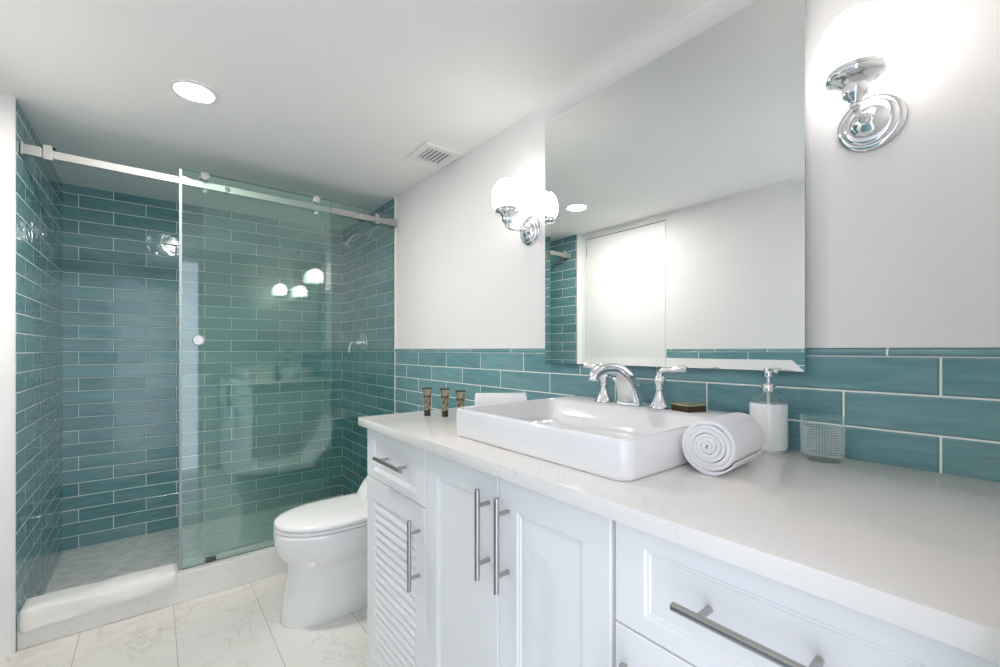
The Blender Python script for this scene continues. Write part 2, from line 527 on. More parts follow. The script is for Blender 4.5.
# ------------------------------------------------------------------ ceiling lights and vents
for dy, lab in ((2.045, 'round lit recessed downlight in the ceiling between door and toilet'),):
  dl = thing('recessed_downlight', lab, 'ceiling light', (0.12, dy, CE))
  b = new(); lathe(b, [(0.078, 0), (0.078, -0.003), (0.070, -0.006), (0.062, -0.004), (0.062, 0)], n=48, cap0=False, cap1=False); obj('trim_ring', b, M['white_plastic'], dl, smooth=True)
  b = new(); lathe(b, [(0.0635, -0.0015), (0.0635, -0.0042), (0.03, -0.0048), (0.0, -0.005)], n=48); obj('lens', b, M['lens'], dl, smooth=True)

def vent(name, x0, x1, y0, y1, label):
    cx, cy = (x0 + x1)/2, (y0 + y1)/2
    v = thing(name, label, 'vent', (cx, cy, CE))
    hx, hy = (x1 - x0)/2, (y1 - y0)/2
    b = new()
    o = 0.035
    zt = -0.012
    for lo, hi in (((-hx, -hy), (hx, -hy + o)), ((-hx, hy - o), (hx, hy)), ((-hx, -hy + o), (-hx + o, hy - o)), ((hx - o, -hy + o), (hx, hy - o))):
        box(b, (lo[0], lo[1], zt), (hi[0], hi[1], 0.0), 0.002, 1)
    obj('frame', b, M['white_plastic'], v)
    b = new(); box(b, (-hx + o, -hy + o, -0.002), (hx - o, hy - o, 0.0)); obj('backing', b, M['vent_shade'], v)
    n = 6
    w = 2*(hx - o)
    for i in range(n):
        x = -hx + o + w*(i + 0.5)/n
        b = new(); s = w/n
        skin(b, [[b.verts.new(p) for p in ((x - s*0.30, y, zt + 0.001), (x + s*0.28, y, zt + 0.001), (x + s*0.34, y, -0.004), (x + s*0.26, y, -0.004))] for y in (-hy + o, hy - o)])
        obj('slat', b, M['white_plastic'], v)
    return v
vent('ceiling_vent', 1.003, 1.205, 1.842, 2.045, 'small square white slotted vent in the ceiling near the mirror wall')

# ------------------------------------------------------------------ mirror
MY0, MY1, MZ0, MZ1 = 0.360, 1.240, 1.137, 2.081
mi = thing('wall_mirror', 'large frameless mirror with polished sloping rim above the sink', 'mirror', (1.205, 0.80, MZ0))
b = new()
xf, xo, bw = 1.2003, 1.1990, 0.027
o4 = [(MY0, MZ0), (MY1, MZ0), (MY1, MZ1), (MY0, MZ1)]
i4 = [(MY0 + bw, MZ0 + bw), (MY1 - bw, MZ0 + bw), (MY1 - bw, MZ1 - bw), (MY0 + bw, MZ1 - bw)]
vo = [b.verts.new((xo, y, z)) for y, z in o4]; vi = [b.verts.new((xf, y, z)) for y, z in i4]
vb = [b.verts.new((1.206, y, z)) for y, z in o4]
b.faces.new(vi)
for i in range(4):
    j = (i + 1) % 4
    b.faces.new((vo[i], vo[j], vi[j], vi[i]))
    f = b.faces.new((vo[i], vb[i], vb[j], vo[j])); f.material_index = 1
b.faces.new(vb).material_index = 1
obj('mirror_glass', b, [M['mirror'], M['mirror_edge']], mi, world=True)
b = new(); box(b, (1.206, MY0 + 0.05, MZ0 + 0.08), (XP, MY1 - 0.05, MZ1 - 0.05)); obj('mounting_board', b, M['white_plastic'], mi, world=True)

# ------------------------------------------------------------------ sconces
def sconce(y, label):
    s = thing('wall_sconce', label, 'wall lamp', (XP, y, 1.685), 0, 'chrome sconces either side of the mirror')
    b = new()                                        # stepped round back plate, axis into the room
    lathe(b, [(0.058, 0.0), (0.060, 0.004), (0.056, 0.009), (0.050, 0.010), (0.048, 0.014), (0.042, 0.017), (0.036, 0.018),
              (0.033, 0.024), (0.024, 0.030), (0.014, 0.034), (0.010, 0.036), (0.0, 0.036)], axis=(-1, 0, 0), n=48)
    obj('backplate', b, M['chrome'], s, smooth=True, angle=50)
    b = new()
    pts = bez((-0.030, 0, 0.0), (-0.080, 0, -0.012), (-0.122, 0, -0.020), (-0.123, 0, 0.006), 14)
    tube(b, pts, 0.0062, 16)
    lathe(b, [(0.006, 0), (0.0105, 0.003), (0.0115, 0.008), (0.0105, 0.013), (0.006, 0.016)], (-0.040, 0, -0.0025), (-1, 0, -0.1), 20)
    lathe(b, [(0.006, 0), (0.010, 0.003), (0.010, 0.009), (0.006, 0.012)], (-0.122, 0, -0.010), (-0.05, 0, 1), 20)
    obj('arm', b, M['chrome'], s, smooth=True)
    b = new()
    lathe(b, [(0.0, 0.022), (0.010, 0.022), (0.012, 0.030), (0.020, 0.036), (0.022, 0.044), (0.022, 0.056), (0.027, 0.060), (0.034, 0.066),
              (0.0465, 0.069), (0.0495, 0.074), (0.0495, 0.078), (0.046, 0.079), (0.044, 0.080), (0.047, 0.082), (0.047, 0.088), (0.043, 0.089), (0.0, 0.089)], (-0.123, 0, -0.022), n=40)
    for k in range(3):                               # little fixing screws
        a = 2*PI*k/3 + 0.5
        c = Vector((-0.123 + 0.046*math.cos(a), 0.046*math.sin(a), 0.063))
        d = Vector((math.cos(a), math.sin(a), 0))
        cyl(b, c, c + d*0.010, 0.0018, n=8)
    obj('shade_holder', b, M['chrome'], s, smooth=True, angle=50)
    b = new()
    P = [(0.041, 0.086), (0.050, 0.090), (0.0585, 0.100), (0.0625, 0.114), (0.0635, 0.130), (0.0625, 0.146), (0.0590, 0.162), (0.0530, 0.177), (0.0440, 0.190), (0.0330, 0.199), (0.0200, 0.2050), (0.008, 0.2072), (0.0, 0.2075)]
    lathe(b, P, (-0.123, 0, -0.022), n=40)
    obj('opal_globe', b, M['globe'], s, smooth=True, angle=80)
    return s
sconce(1.355, 'lit opal globe sconce left of the mirror, nearer the shower')
sconce(0.243, 'lit opal globe sconce right of the mirror, nearest the camera')

# ------------------------------------------------------------------ vanity
FX = 0.600       # plane of the door fronts
FT = 0.020       # front thickness
def front_panel(bm, y0, y1, z0, z1, st, rl, rec=0.006, hole=False):
    """shaker front: frame y0..y1 x z0..z1, stile width st, rail width rl, inner field set back with a sloped moulding"""
    box_e = 0.0015
    o = [(y0, z0), (y1, z0), (y1, z1), (y0, z1)]
    def lp(d, x): return [bm.verts.new((x, y0 + d if i in (0, 3) else y1 - d, z0 + d if i < 2 else z1 - d)) for i in range(4)]
    def li(dy, dz, x): return [bm.verts.new((x, y0 + dy if i in (0, 3) else y1 - dy, z0 + dz if i < 2 else z1 - dz)) for i in range(4)]
    loops = [lp(0, FX + FT), lp(0, FX + 0.002), lp(0.002, FX), li(st, rl, FX), li(st + 0.004, rl + 0.004, FX + rec*0.55), li(st + 0.007, rl + 0.007, FX + rec*0.55), li(st + 0.010, rl + 0.010, FX + rec)]
    skin(bm, loops, True, not hole)
    if hole:
        back = li(st + 0.010, rl + 0.010, FX + FT)
        skin(bm, [loops[-1], back], False, False)
        bm.faces.remove([f for f in bm.faces if set(f.verts) == set(loops[0])][0])
        skin(bm, [loops[0], back], False, False)
    return (y0 + st + 0.010, y1 - st - 0.010, z0 + rl + 0.010, z1 - rl - 0.010)

def bar_handle(parent, y, z, length, vertical):
    """round brushed bar on two posts"""
    b = new()
    hl = length/2
    ax = Vector((0, 0, 1)) if vertical else Vector((0, 1, 0))
    c = Vector((FX - 0.033, y, z))
    cyl(b, c - ax*hl, c + ax*hl, 0.0062, n=18, bev=0.0008)
    for s in (-1, 1):
        p = c + ax*(s*(hl - 0.037))
        cyl(b, p, (FX + 0.001, p.y, p.z), 0.0050, n=14)
    return obj('handle', b, M['nickel_z' if vertical else 'nickel_y'], parent, smooth=True, world=True)

ZT = 0.906
CL = {'m': None}
def side_cabinet(name, ya, yb, handle_low_y, label, dr_y):
    t = thing(name, label, 'cabinet', (FX + FT, (ya + yb)/2, 0))
    b = new(); box(b, (FX + FT + 0.001, ya, 0.0), (1.205, yb, CT - 0.031)); obj('body', b, M['cab'], t, world=True)
    g = 0.0016
    dr = new(); front_panel(dr, ya + g, yb - g, 0.738, ZT, 0.055, 0.030)
    dro = obj('drawer', dr, M['cab'], t, world=True)
    bar_handle(dro, dr_y, 0.829, 0.203, False)
    d = new()
    iy0, iy1, iz0, iz1 = front_panel(d, ya + g, yb - g, 0.045, 0.735, 0.058, 0.068, hole=True)
    do = obj('door', d, M['cab'], t, world=True)
    lv = new()
    n = 18
    s = (iz1 - iz0)/n
    for i in range(n):
        zb = iz0 + s*i
        pr = [(FX + 0.0016, zb + s*0.09), (FX + 0.0008, zb + s*0.14), (FX + 0.0012, zb + s*0.22), (FX + 0.0085, zb + s*0.995), (FX + 0.0195, zb + s*0.995), (FX + 0.0195, zb + s*0.15)]
        skin(lv, [[lv.verts.new((x, y, z)) for x, z in pr] for y in (iy0 - 0.003, iy1 + 0.003)])
    obj('louvers', lv, M['cab'], do, world=True)
    bar_handle(do, handle_low_y, 0.599, 0.203, True)
    return t
side_cabinet('vanity_cabinet', 1.109, 1.544, 1.143, 'white louvered-door cabinet with one drawer at the toilet end of the vanity', 1.297)
side_cabinet('vanity_cabinet', 0.020, 0.455, 0.413, 'white cabinet with a long-handled drawer at the right end of the vanity', 0.230)
t = thing('vanity_cabinet', 'wide white two-door cabinet with paired upright bar handles under the sink', 'cabinet', (FX + FT, 0.782, 0))
b = new(); box(b, (FX + FT + 0.001, 0.457, 0.0), (1.205, 1.107, CT - 0.031)); obj('body', b, M['cab'], t, world=True)
for y0, y1, hy in ((0.4625, 0.7695, 0.735), (0.7725, 1.1055, 0.806)):
    b = new(); front_panel(b, y0, y1, 0.045, ZT, 0.062, 0.062)
    do = obj('door', b, M['cab'], t, world=True)
    bar_handle(do, hy, 0.772, 0.205, True)
b = new(); box(b, (0.574, 0.002, CT - 0.030), (XR - 0.0015, 1.564, CT), 0.0025, 2)
ctop = obj('countertop', b, M['quartz'], smooth=True, angle=30)
tag(ctop, 'long pale quartz countertop with faint grey veins over the vanity', 'countertop')

# ------------------------------------------------------------------ sink
SX0, SX1, SY0, SY1, SZ = 0.660, 1.196, 0.474, 1.064, CT + 0.080
scx, scy = (SX0 + SX1)/2, (SY0 + SY1)/2
hx, hy = (SX1 - SX0)/2, (SY1 - SY0)/2
sk = thing('vessel_sink', 'white rectangular ceramic vessel sink standing on the countertop', 'sink', (scx, scy, CT))
b = new()
K = 8
def loop(hx_, hy_, r, z, cx=0.0, cy=0.0, zfun=None):
    return [b.verts.new((cx + x, cy + y, z if zfun is None else zfun(cx + x, cy + y))) for x, y in rrect(hx_, hy_, r, K)]
hh = SZ - CT
L = [loop(hx - 0.018, hy - 0.018, 0.020, 0.0), loop(hx - 0.008, hy - 0.008, 0.028, 0.001), loop(hx - 0.003, hy - 0.003, 0.032, 0.006), loop(hx - 0.001, hy - 0.001, 0.033, 0.014), loop(hx, hy, 0.034, hh - 0.009),
     loop(hx - 0.001, hy - 0.001, 0.033, hh - 0.004), loop(hx - 0.004, hy - 0.004, 0.030, hh - 0.0008), loop(hx - 0.009, hy - 0.009, 0.026, hh)]
# basin opening: narrower on the wall side where the tap deck is
ihx, ihy, icx = (SX1 - SX0 - 0.014 - 0.150)/2, hy - 0.014, -(0.150 - 0.014)/2
L += [loop(ihx, ihy, 0.035, hh - 0.0008, icx), loop(ihx - 0.004, ihy - 0.004, 0.034, hh - 0.005, icx), loop(ihx - 0.020, ihy - 0.022, 0.036, hh - 0.040, icx),
      loop(ihx - 0.034, ihy - 0.045, 0.040, hh - 0.058, icx), loop(ihx - 0.075, ihy - 0.11, 0.040, hh - 0.064, icx), loop(0.022, 0.022, 0.0215, hh - 0.067, icx)]
skin(b, L, True, True)
obj('basin', b, M['ceramic'], sk, smooth=True, angle=50)
b = new(); lathe(b, [(0.021, hh - 0.0675), (0.021, hh - 0.064), (0.017, hh - 0.062), (0.0, hh - 0.061)], (icx, 0, 0), n=24); obj('drain', b, M['chrome'], sk, smooth=True)

# ------------------------------------------------------------------ faucet
FY = 0.785; FXX = 1.118; FZ = SZ + 0.0006
fa = thing('faucet', 'polished chrome widespread faucet with arched spout and two levers on the sink deck', 'faucet', (FXX, FY, FZ))
b = new()
path = bez((0.0, 0, 0.0), (-0.008, 0, 0.052), (-0.040, 0, 0.114), (-0.125, 0, 0.110), 16) + bez((-0.125, 0, 0.110), (-0.155, 0, 0.108), (-0.172, 0, 0.098), (-0.176, 0, 0.080), 7)[1:]
n = len(path)
rings = []
for i, p in enumerate(path):
    d = (path[min(i+1, n-1)] - path[max(i-1, 0)]).normalized()
    sd = Vector((0, 1, 0)); up = d.cross(sd).normalized()
    tt = i/(n - 1)
    w = 0.0270*(1 - tt)**1.1 + 0.0135
    th = 0.0185*(1 - tt) + 0.0105
    rings.append([b.verts.new(p + sd*(w*math.copysign(abs(math.cos(a))**0.65, math.cos(a))) + up*(th*math.copysign(abs(math.sin(a))**0.65, math.sin(a)))) for a in [2*PI*k/24 for k in range(24)]])
skin(b, rings)
obj('spout', b, M['chrome'], fa, smooth=True, angle=60)
b = new()
bl = rrect(0.030, 0.044, 0.012, 5)
skin(b, [[b.verts.new((x*f, y*f, z)) for x, y in bl] for f, z in ((1.0, 0.0), (1.0, 0.004), (0.93, 0.007), (0.86, 0.010))])
obj('spout_base', b, M['chrome'], fa, smooth=True, angle=40)
for sgn in (1, -1):
    y = 0.098*sgn
    b = new()
    lathe(b, [(0.0295, 0.0), (0.0295, 0.003), (0.027, 0.006), (0.0205, 0.017), (0.0150, 0.031), (0.0110, 0.044), (0.0095, 0.052), (0.0115, 0.055), (0.0115, 0.058), (0.0100, 0.060),
              (0.0120, 0.067), (0.0160, 0.078), (0.0165, 0.083), (0.0130, 0.090), (0.0085, 0.096), (0.0, 0.097)], (-0.006, y, 0), n=32)
    bmesh.ops.scale(b, verts=b.verts, vec=(1, 1, 0.95))
    obj('handle_base', b, M['chrome'], fa, smooth=True, angle=50)
    b = new()
    pts = bez((-0.006, y, 0.092), (-0.006, y, 0.112), (-0.006, y + 0.010*sgn, 0.114), (-0.008, y + 0.030*sgn, 0.1135), 8) + bez((-0.008, y + 0.030*sgn, 0.1135), (-0.009, y + 0.050*sgn, 0.113), (-0.010, y + 0.062*sgn, 0.119), (-0.011, y + 0.083*sgn, 0.1175), 8)[1:]
    rad = [0.0095 - 0.0025*min(1, i/8) + 0.0035*max(0, (i - 8)/8) for i in range(len(pts))]
    rad[-1] *= 0.75
    tube(b, pts, rad, 16, [1.0 - 0.4*max(0, (i - 6)/10) for i in range(len(pts))])
    bmesh.ops.scale(b, verts=b.verts, vec=(1, 1, 0.95))
    obj('lever', b, M['chrome'], fa, smooth=True, angle=60)

# ------------------------------------------------------------------ things on the counter
# boxed soap on the sink deck
t = thing('soap_box', 'small flat dark soap box with an olive top on the sink deck', 'soap box', (1.122, 0.607, SZ), math.radians(-16.6))
b = new(); box(b, (-0.031, -0.031, 0.0), (0.031, 0.031, 0.0155), 0.0006, 1); obj('tray', b, M['dark_box'], t)
b = new(); box(b, (-0.032, -0.032, 0.0155), (0.032, 0.032, 0.0185), 0.0006, 1); obj('lid', b, M['olive'], t)
b = new(); box(b, (-0.017, -0.017, 0.0185), (0.017, 0.017, 0.0190)); obj('printed_panel', b, M['olive_print'], t)

# soap dispenser
t = thing('soap_dispenser', 'white cylindrical soap dispenser with clear shoulder and chrome pump', 'soap dispenser', (1.170, 0.428, CT))
b = new(); lathe(b, [(0.0, 0.004), (0.0385, 0.004), (0.0405, 0.007), (0.0410, 0.012), (0.0410, 0.112), (0.0402, 0.1145), (0.0, 0.1145)], n=48); obj('body', b, M['ceramic'], t, smooth=True, angle=50)
b = new(); lathe(b, [(0.0395, 0.0), (0.0400, 0.004), (0.0385, 0.0055), (0.0, 0.0055)], n=48); obj('base', b, M['chrome'], t, smooth=True)
b = new(); lathe(b, [(0.0402, 0.1145), (0.0395, 0.119), (0.0350, 0.127), (0.0260, 0.134), (0.0170, 0.138), (0.0135, 0.141), (0.0135, 0.146)], n=40, cap0=False); obj('shoulder', b, M['clear'], t, smooth=True)
b = new(); cyl(b, (0, 0, 0.1145), (0, 0, 0.145), 0.0032, n=12); obj('dip_tube', b, M['white_plastic'], t, smooth=True)
b = new()
lathe(b, [(0.0145, 0.142), (0.0150, 0.144), (0.0150, 0.158), (0.0135, 0.160), (0.0080, 0.162), (0.0055, 0.164), (0.0055, 0.176), (0.0095, 0.178), (0.0100, 0.181), (0.0100, 0.198), (0.0085, 0.201), (0.0, 0.2015)], n=28)
obj('pump', b, M['chrome'], t, smooth=True, angle=50)
b = new(); tube(b, [(0, 0, 0.194), (-0.016, -0.014, 0.1955), (-0.030, -0.026, 0.194), (-0.035, -0.030, 0.190)], [0.0055, 0.0048, 0.0042, 0.0038], 12); obj('nozzle', b, M['chrome'], t, smooth=True)

# cut-glass tumbler
t = bpy.data.objects
b = new()
lathe(b, [(0.0, 0.0), (0.0345, 0.0), (0.0375, 0.002), (0.0392, 0.007), (0.0402, 0.020), (0.0415, 0.060), (0.0418, 0.079), (0.0412, 0.082), (0.0416, 0.097), (0.0410, 0.0985), (0.0400, 0.0985),
          (0.0394, 0.097), (0.0390, 0.060), (0.0376, 0.018), (0.0350, 0.0125), (0.0, 0.0115)], n=56)
tg = obj('glass_tumbler', b, M['cut'], smooth=True, angle=50)
tg.location = (1.157, 0.314, CT)
tag(tg, 'clear cut-glass tumbler with a diamond pattern on the counter by the tile', 'tumbler')

# toiletry tubes standing on their caps
def toiletry_tube(x, y, rz, label, h=1.0):
    t = thing('toiletry_tube', label, 'toiletry tube', (x, y, CT), rz, 'little toiletry tubes on the counter')
    b = new(); lathe(b, [(0.0, 0.0), (0.0112, 0.0), (0.0118, 0.001), (0.0118, 0.021), (0.0112, 0.022), (0.0, 0.022)], n=24); obj('cap', b, M['brown'], t, smooth=True, angle=50)
    b = new(); rs = []
    for i in range(10):
        f = i/9
        rx = 0.0122 + 0.0045*f; ry = 0.0122*(1 - f)**0.75 + 0.0008
        rs.append([b.verts.new((rx*math.cos(2*PI*k/24), ry*math.sin(2*PI*k/24), 0.022 + 0.0755*f)) for k in range(24)])
    skin(b, rs); obj('body', b, M['tube'], t, smooth=True, angle=60)
    b = new(); box(b, (-0.0172, -0.0011, 0.097), (0.0172, 0.0011, 0.1035)); obj('crimp', b, M['brown'], t)
VIEW = -0.6775
toiletry_tube(0.788, 1.440, VIEW + 0.14, 'leaf-patterned toiletry tube on a dark cap, leftmost of the three tubes')
toiletry_tube(0.826, 1.378, VIEW + 0.12, 'leaf-patterned toiletry tube on a dark cap, middle of the three tubes')
toiletry_tube(0.827, 1.276, VIEW + 0.10, 'leaf-patterned toiletry tube half hidden behind the sink corner')

# rolled towels
def roll(r_out, length, turns, seed, flat=1.0):
    b = new()
    N = int(turns*30)
    pitch = (r_out - 0.006)/turns
    th = pitch*0.985
    st = [(0.0, 0.70), (0.0006, 0.86), (0.0020, 0.96), (0.006, 1.0), (0.02, 1.0)] + [(length*k/7, 1.0) for k in range(1, 7)] + [(length - 0.008, 1.0), (length - 0.0020, 0.96), (length - 0.0006, 0.86), (length, 0.70)]
    rows = []
    for i in range(N + 1):
        a = 2*PI*i/30
        rc = 0.006 + pitch*a/(2*PI) - pitch/2
        end = min(1.0, (N - i)/8.0 + 0.25)
        wob = noise.noise(Vector((a*0.7, seed, 0)))*0.0016
        loop_ = []
        for side in (1, -1):
            seq = st if side == 1 else list(reversed(st))
            for s, f in seq:
                ax = s + noise.noise(Vector((a*0.9, seed + 3, s*10)))*0.0020*(1 if s < length/2 else -1) - (0.004 if s < length/2 else -0.004)*((rc/r_out)**2 - 0.5)*-1
                bump_ = noise.noise(Vector((math.cos(a)*rc*40, math.sin(a)*rc*40, s*30 + seed)))*0.0012
                r = rc + wob + bump_ + side*th/2*f*end
                x, z = r*math.cos(a + PI*1.45), r*math.sin(a + PI*1.45)*flat
                loop_.append(b.verts.new((ax, -x, z)))
        rows.append(loop_)
    skin(b, rows)
    zmin = min(v.co.z for v in b.verts)
    bmesh.ops.translate(b, verts=b.verts, vec=(0, 0, -zmin + 0.0005))
    # the roll settles a little where it rests
    for v in b.verts:
        if v.co.z < 0.006: v.co.z = 0.0005 + v.co.z*0.35
    return b
ro = obj('rolled_towel', roll(0.0575, 0.165, 6.2, 1.3, 0.98), M['towel'], smooth=True, angle=70)
ro.location = (0.835, 0.412, CT); ro.rotation_euler = (0, 0, math.radians(4.0))
tag(ro, 'tightly rolled white hand towel with its spiral end showing, right of the sink', 'towel', 'rolled white towels on the counter')
ro = obj('rolled_towel', roll(0.0500, 0.185, 4.0, 8.1, 0.96), M['towel'], smooth=True, angle=70)
ro.location = (0.905, 1.298, CT); ro.rotation_euler = (0, 0, math.radians(-38))
tag(ro, 'rolled white towel lying behind the left end of the sink', 'towel', 'rolled white towels on the counter')

# ------------------------------------------------------------------ folded bath mat over the curb
b = new()
x0, x1 = XL + 0.003, 0.088
NX = 46
prof = [(2.5460, CZ - 0.052), (2.5400, CZ - 0.056), (2.5300, CZ - 0.054), (2.5250, CZ - 0.044), (2.5240, CZ - 0.026), (2.5250, CZ - 0.008), (2.5280, CZ + 0.010), (2.5350, CZ + 0.019), (2.5470, CZ + 0.024), (2.5660, CZ + 0.027),
        (2.600, CZ + 0.027), (2.625, CZ + 0.026), (2.646, CZ + 0.022), (2.656, CZ + 0.016), (2.659, CZ + 0.006), (2.654, CZ + 0.001), (2.62, CZ + 0.0005), (2.5790, CZ + 0.0005), (2.5520, CZ + 0.0005), (2.5465, CZ - 0.002), (2.5460, CZ - 0.012), (2.5460, CZ - 0.035)]
rows = []
for i in range(NX + 1):
    f = i/NX
    x = x0 + (x1 - x0)*f
    e = min(1.0, min(f, 1 - f)*14)
    e = math.sqrt(max(0.0, 1 - (1 - e)**2))
    row = []
    for k, (y, z) in enumerate(prof):
        n1 = noise.noise(Vector((x*7, k*0.35, 2.0)))*0.011 + noise.noise(Vector((x*19, k*0.6, 5.0)))*0.006
        cy, cz = 2.552, CZ + 0.0005
        yy, zz = y, z
        out = 1 if k < 16 else 0
        # pinch the short ends towards the core
        if out:
            drop = 0.012*math.sin(f*5.0 + 0.6) if k <= 4 else 0.0
            yy += (-n1 if k < 9 else 0.0)*1.0; zz += (n1*(0.7 if k > 6 else 1.0) if k >= 6 else (f - 0.72)*0.026 + drop*0.3)
            core = (2.5450, min(z, CZ - 0.01)) if k < 6 else (min(max(y, 2.548), 2.65), CZ + 0.001)
            yy = core[0] + (yy - core[0])*(0.18 + 0.82*e); zz = core[1] + (zz - core[1])*(0.18 + 0.82*e)
        row.append(b.verts.new((x, yy, zz)))
    rows.append(row)
skin(b, rows)
bmt = obj('bath_mat', b, M['mat'], smooth=True, angle=75, mods=[('SUBSURF', {'levels': 1, 'render_levels': 1})])
tag(bmt, 'folded white terry bath mat draped over the marble shower curb', 'bath mat')

# ------------------------------------------------------------------ toilet
TY = 2.085
to = thing('toilet', 'white one-piece skirted toilet with closed lid beside the vanity', 'toilet', (0.80, TY, 0))
def egg(bm, xf, hw, xb, z, ln=None, n=18, rb=0.03, sq=1.0):
    """plan outline: round nose at xf, straight sides, square back at xb (world x, y about TY)"""
    ln = hw*1.42 if ln is None else ln
    pts = []
    for i in range(n + 1):
        a = -PI/2 + PI*i/n
        c_, s_ = math.cos(a), math.sin(a)
        pts.append((xf + ln - ln*math.copysign(abs(c_)**sq, c_), -hw*math.copysign(abs(s_)**sq, s_)))
    pts += [(xb - rb, -hw), (xb - rb*0.3, -hw + rb*0.3), (xb, -hw + rb), (xb, hw - rb), (xb - rb*0.3, hw - rb*0.3), (xb - rb, hw)]
    # remove the two ends duplicated by the straight sides is not needed: they lie on the sides
    return [bm.verts.new((x, TY + y, z(x, y) if callable(z) else z)) for x, y in pts]
b = new()
TX = 0.017
S = [(0.412, 0.112, 0.0, 0.95), (0.409, 0.115, 0.006, 0.95), (0.414, 0.116, 0.05, 0.95), (0.424, 0.117, 0.13, 0.95), (0.436, 0.119, 0.19, 0.95), (0.441, 0.124, 0.228, 0.95), (0.432, 0.136, 0.254, 0.95), (0.414, 0.154, 0.280, 0.96),
     (0.397, 0.170, 0.306, 0.97), (0.388, 0.179, 0.335, 0.97), (0.385, 0.182, 0.365, 0.97), (0.384, 0.183, 0.392, 0.97), (0.388, 0.181, 0.401, 0.97), (0.400, 0.170, 0.404, 0.96)]
skin(b, [egg(b, xf + TX, hw, xb, z, sq=0.92) for xf, hw, z, xb in S])
obj('bowl', b, M['toilet'], to, smooth=True, angle=60, world=True)
b = new()
S = [(0.390, 0.176, 0.405), (0.386, 0.181, 0.408), (0.386, 0.181, 0.417), (0.390, 0.177, 0.420)]
skin(b, [egg(b, xf + TX, hw, 0.84, z, sq=0.92) for xf, hw, z in S]); obj('seat', b, M['seat'], to, smooth=True, angle=50, world=True)
b = new()
S = [(0.392, 0.175, 0.4225), (0.386, 0.181, 0.425), (0.386, 0.181, 0.434), (0.391, 0.177, 0.440), (0.404, 0.166, 0.4455), (0.435, 0.138, 0.451), (0.490, 0.090, 0.4545), (0.56, 0.03, 0.4555)]
skin(b, [egg(b, xf + TX, hw, 0.84 - 0.05*max(0, i - 4), z, sq=0.92) for i, (xf, hw, z) in enumerate(S)]); obj('lid', b, M['seat'], to, smooth=True, angle=50, world=True)
b = new()   # tank rising in a sweep from the back of the bowl
rs = []
for x, hw, zt in ((0.800, 0.165, 0.408), (0.812, 0.168, 0.450), (0.842, 0.172, 0.496), (0.880, 0.178, 0.535), (0.920, 0.184, 0.585), (0.950, 0.188, 0.640), (0.968, 0.190, 0.690)):
    rs.append((x, hw, zt))
rings = []
for x, hw, zt in rs:
    rings.append([b.verts.new((xx, TY + yy, zt)) for xx, yy in [(x + 0.03, -hw), (x + 0.006, -hw + 0.012), (x, -hw + 0.045), (x - 0.006, -hw*0.4), (x - 0.008, 0), (x - 0.006, hw*0.4), (x, hw - 0.045), (x + 0.006, hw - 0.012), (x + 0.03, hw), (1.195, hw), (1.195, -hw)]])
skin(b, rings)
box(b, (0.95, TY - 0.11, 0.0), (1.19, TY + 0.11, 0.42), 0.01)
obj('tank', b, M['toilet'], to, smooth=True, angle=45, world=True)
b = new(); skin(b, [[b.verts.new((1.082 + x*f, TY + y*f, z)) for x, y in rrect(0.121, 0.197, 0.03)] for f, z in ((0.97, 0.690), (1.0, 0.694), (1.0, 0.716), (0.97, 0.722))]); obj('tank_lid', b, M['toilet'], to, smooth=True, angle=40, world=True)

# ------------------------------------------------------------------ shower screen
SKEW = math.radians(1.0)
RY = 2.612       # rail line at the left wall
def loc_x(xw): return (xw - XL)/math.cos(SKEW)
RL = loc_x(XR)   # clear length between tile faces
RZ = 2.004
ra = thing('shower_rail', 'flat satin steel sliding rail spanning the shower opening', 'shower rail', (XL, RY, RZ), SKEW)
b = new(); box(b, (0.022, -0.006, -0.0165), (RL - 0.022, 0.006, 0.0165), 0.0012, 1); obj('bar', b, M['steel'], ra)
for s in (0, 1):
    xa, xb = (0.001, 0.060) if s == 0 else (RL - 0.058, RL - 0.001)
    b = new(); box(b, (xa, -0.0115, -0.0205), (xb, 0.0115, 0.0205), 0.002, 2)
    xw = 0.001 if s == 0 else RL - 0.007
    box(b, (xw, -0.016, -0.026), (xw + 0.006, 0.016, 0.026), 0.0015, 1)
    obj('wall_bracket', b, M['steel'], ra)
for xs in (loc_x(-0.345), loc_x(1.09)):
    b = new(); box(b, (xs - 0.014, -0.0125, -0.026), (xs + 0.014, 0.0125, 0.034), 0.002, 2)
    obj('end_stop', b, M['steel'], ra)
    b = new(); cyl(b, (xs + 0.014, 0, 0.026), (xs + 0.021, 0, 0.026), 0.006, n=14); obj('bumper', b, M['black'], ra)

DYL = -0.030     # door pane sits on the room side of the rail
PYL = 0.026      # fixed pane behind it
sd = thing('shower_door', 'sliding green-tinted glass shower door with round chrome knob, pushed over the fixed pane', 'shower door', (XL, RY, 0), SKEW)
dx0, dx1 = loc_x(0.097), loc_x(0.797)
def pane(bm, xa, xb, yc, za, zb, th=0.008):
    box(bm, (xa, yc - th/2, za), (xb, yc + th/2, zb))
    bm.faces.ensure_lookup_table()
    for f in bm.faces[-6:]:
        f.normal_update()
        f.material_index = 0 if abs(f.normal.y) > 0.5 else 1
b = new(); pane(b, dx0, dx1, DYL, CZ + 0.004, 2.052); obj('glass_pane', b, [M['glass'], M['glass_edge']], sd)
b = new(); box(b, (dx0 - 0.006, DYL - 0.0052, CZ + 0.004), (dx0 + 0.006, DYL + 0.0052, 2.050), 0.0015, 1); obj('edge_seal', b, M['seal'], sd)
b = new()
kx = loc_x(0.168)
for s in (-1, 1):
    y = DYL + s*0.004
    lathe(b, [(0.0225, 0), (0.0240, 0.003), (0.0240, 0.012), (0.0225, 0.015), (0.0165, 0.0155), (0.0155, 0.0125), (0.0, 0.012)], (kx, y, 1.235), (0, s, 0), 32)
obj('knob', b, M['satin'], sd, smooth=True, angle=45)
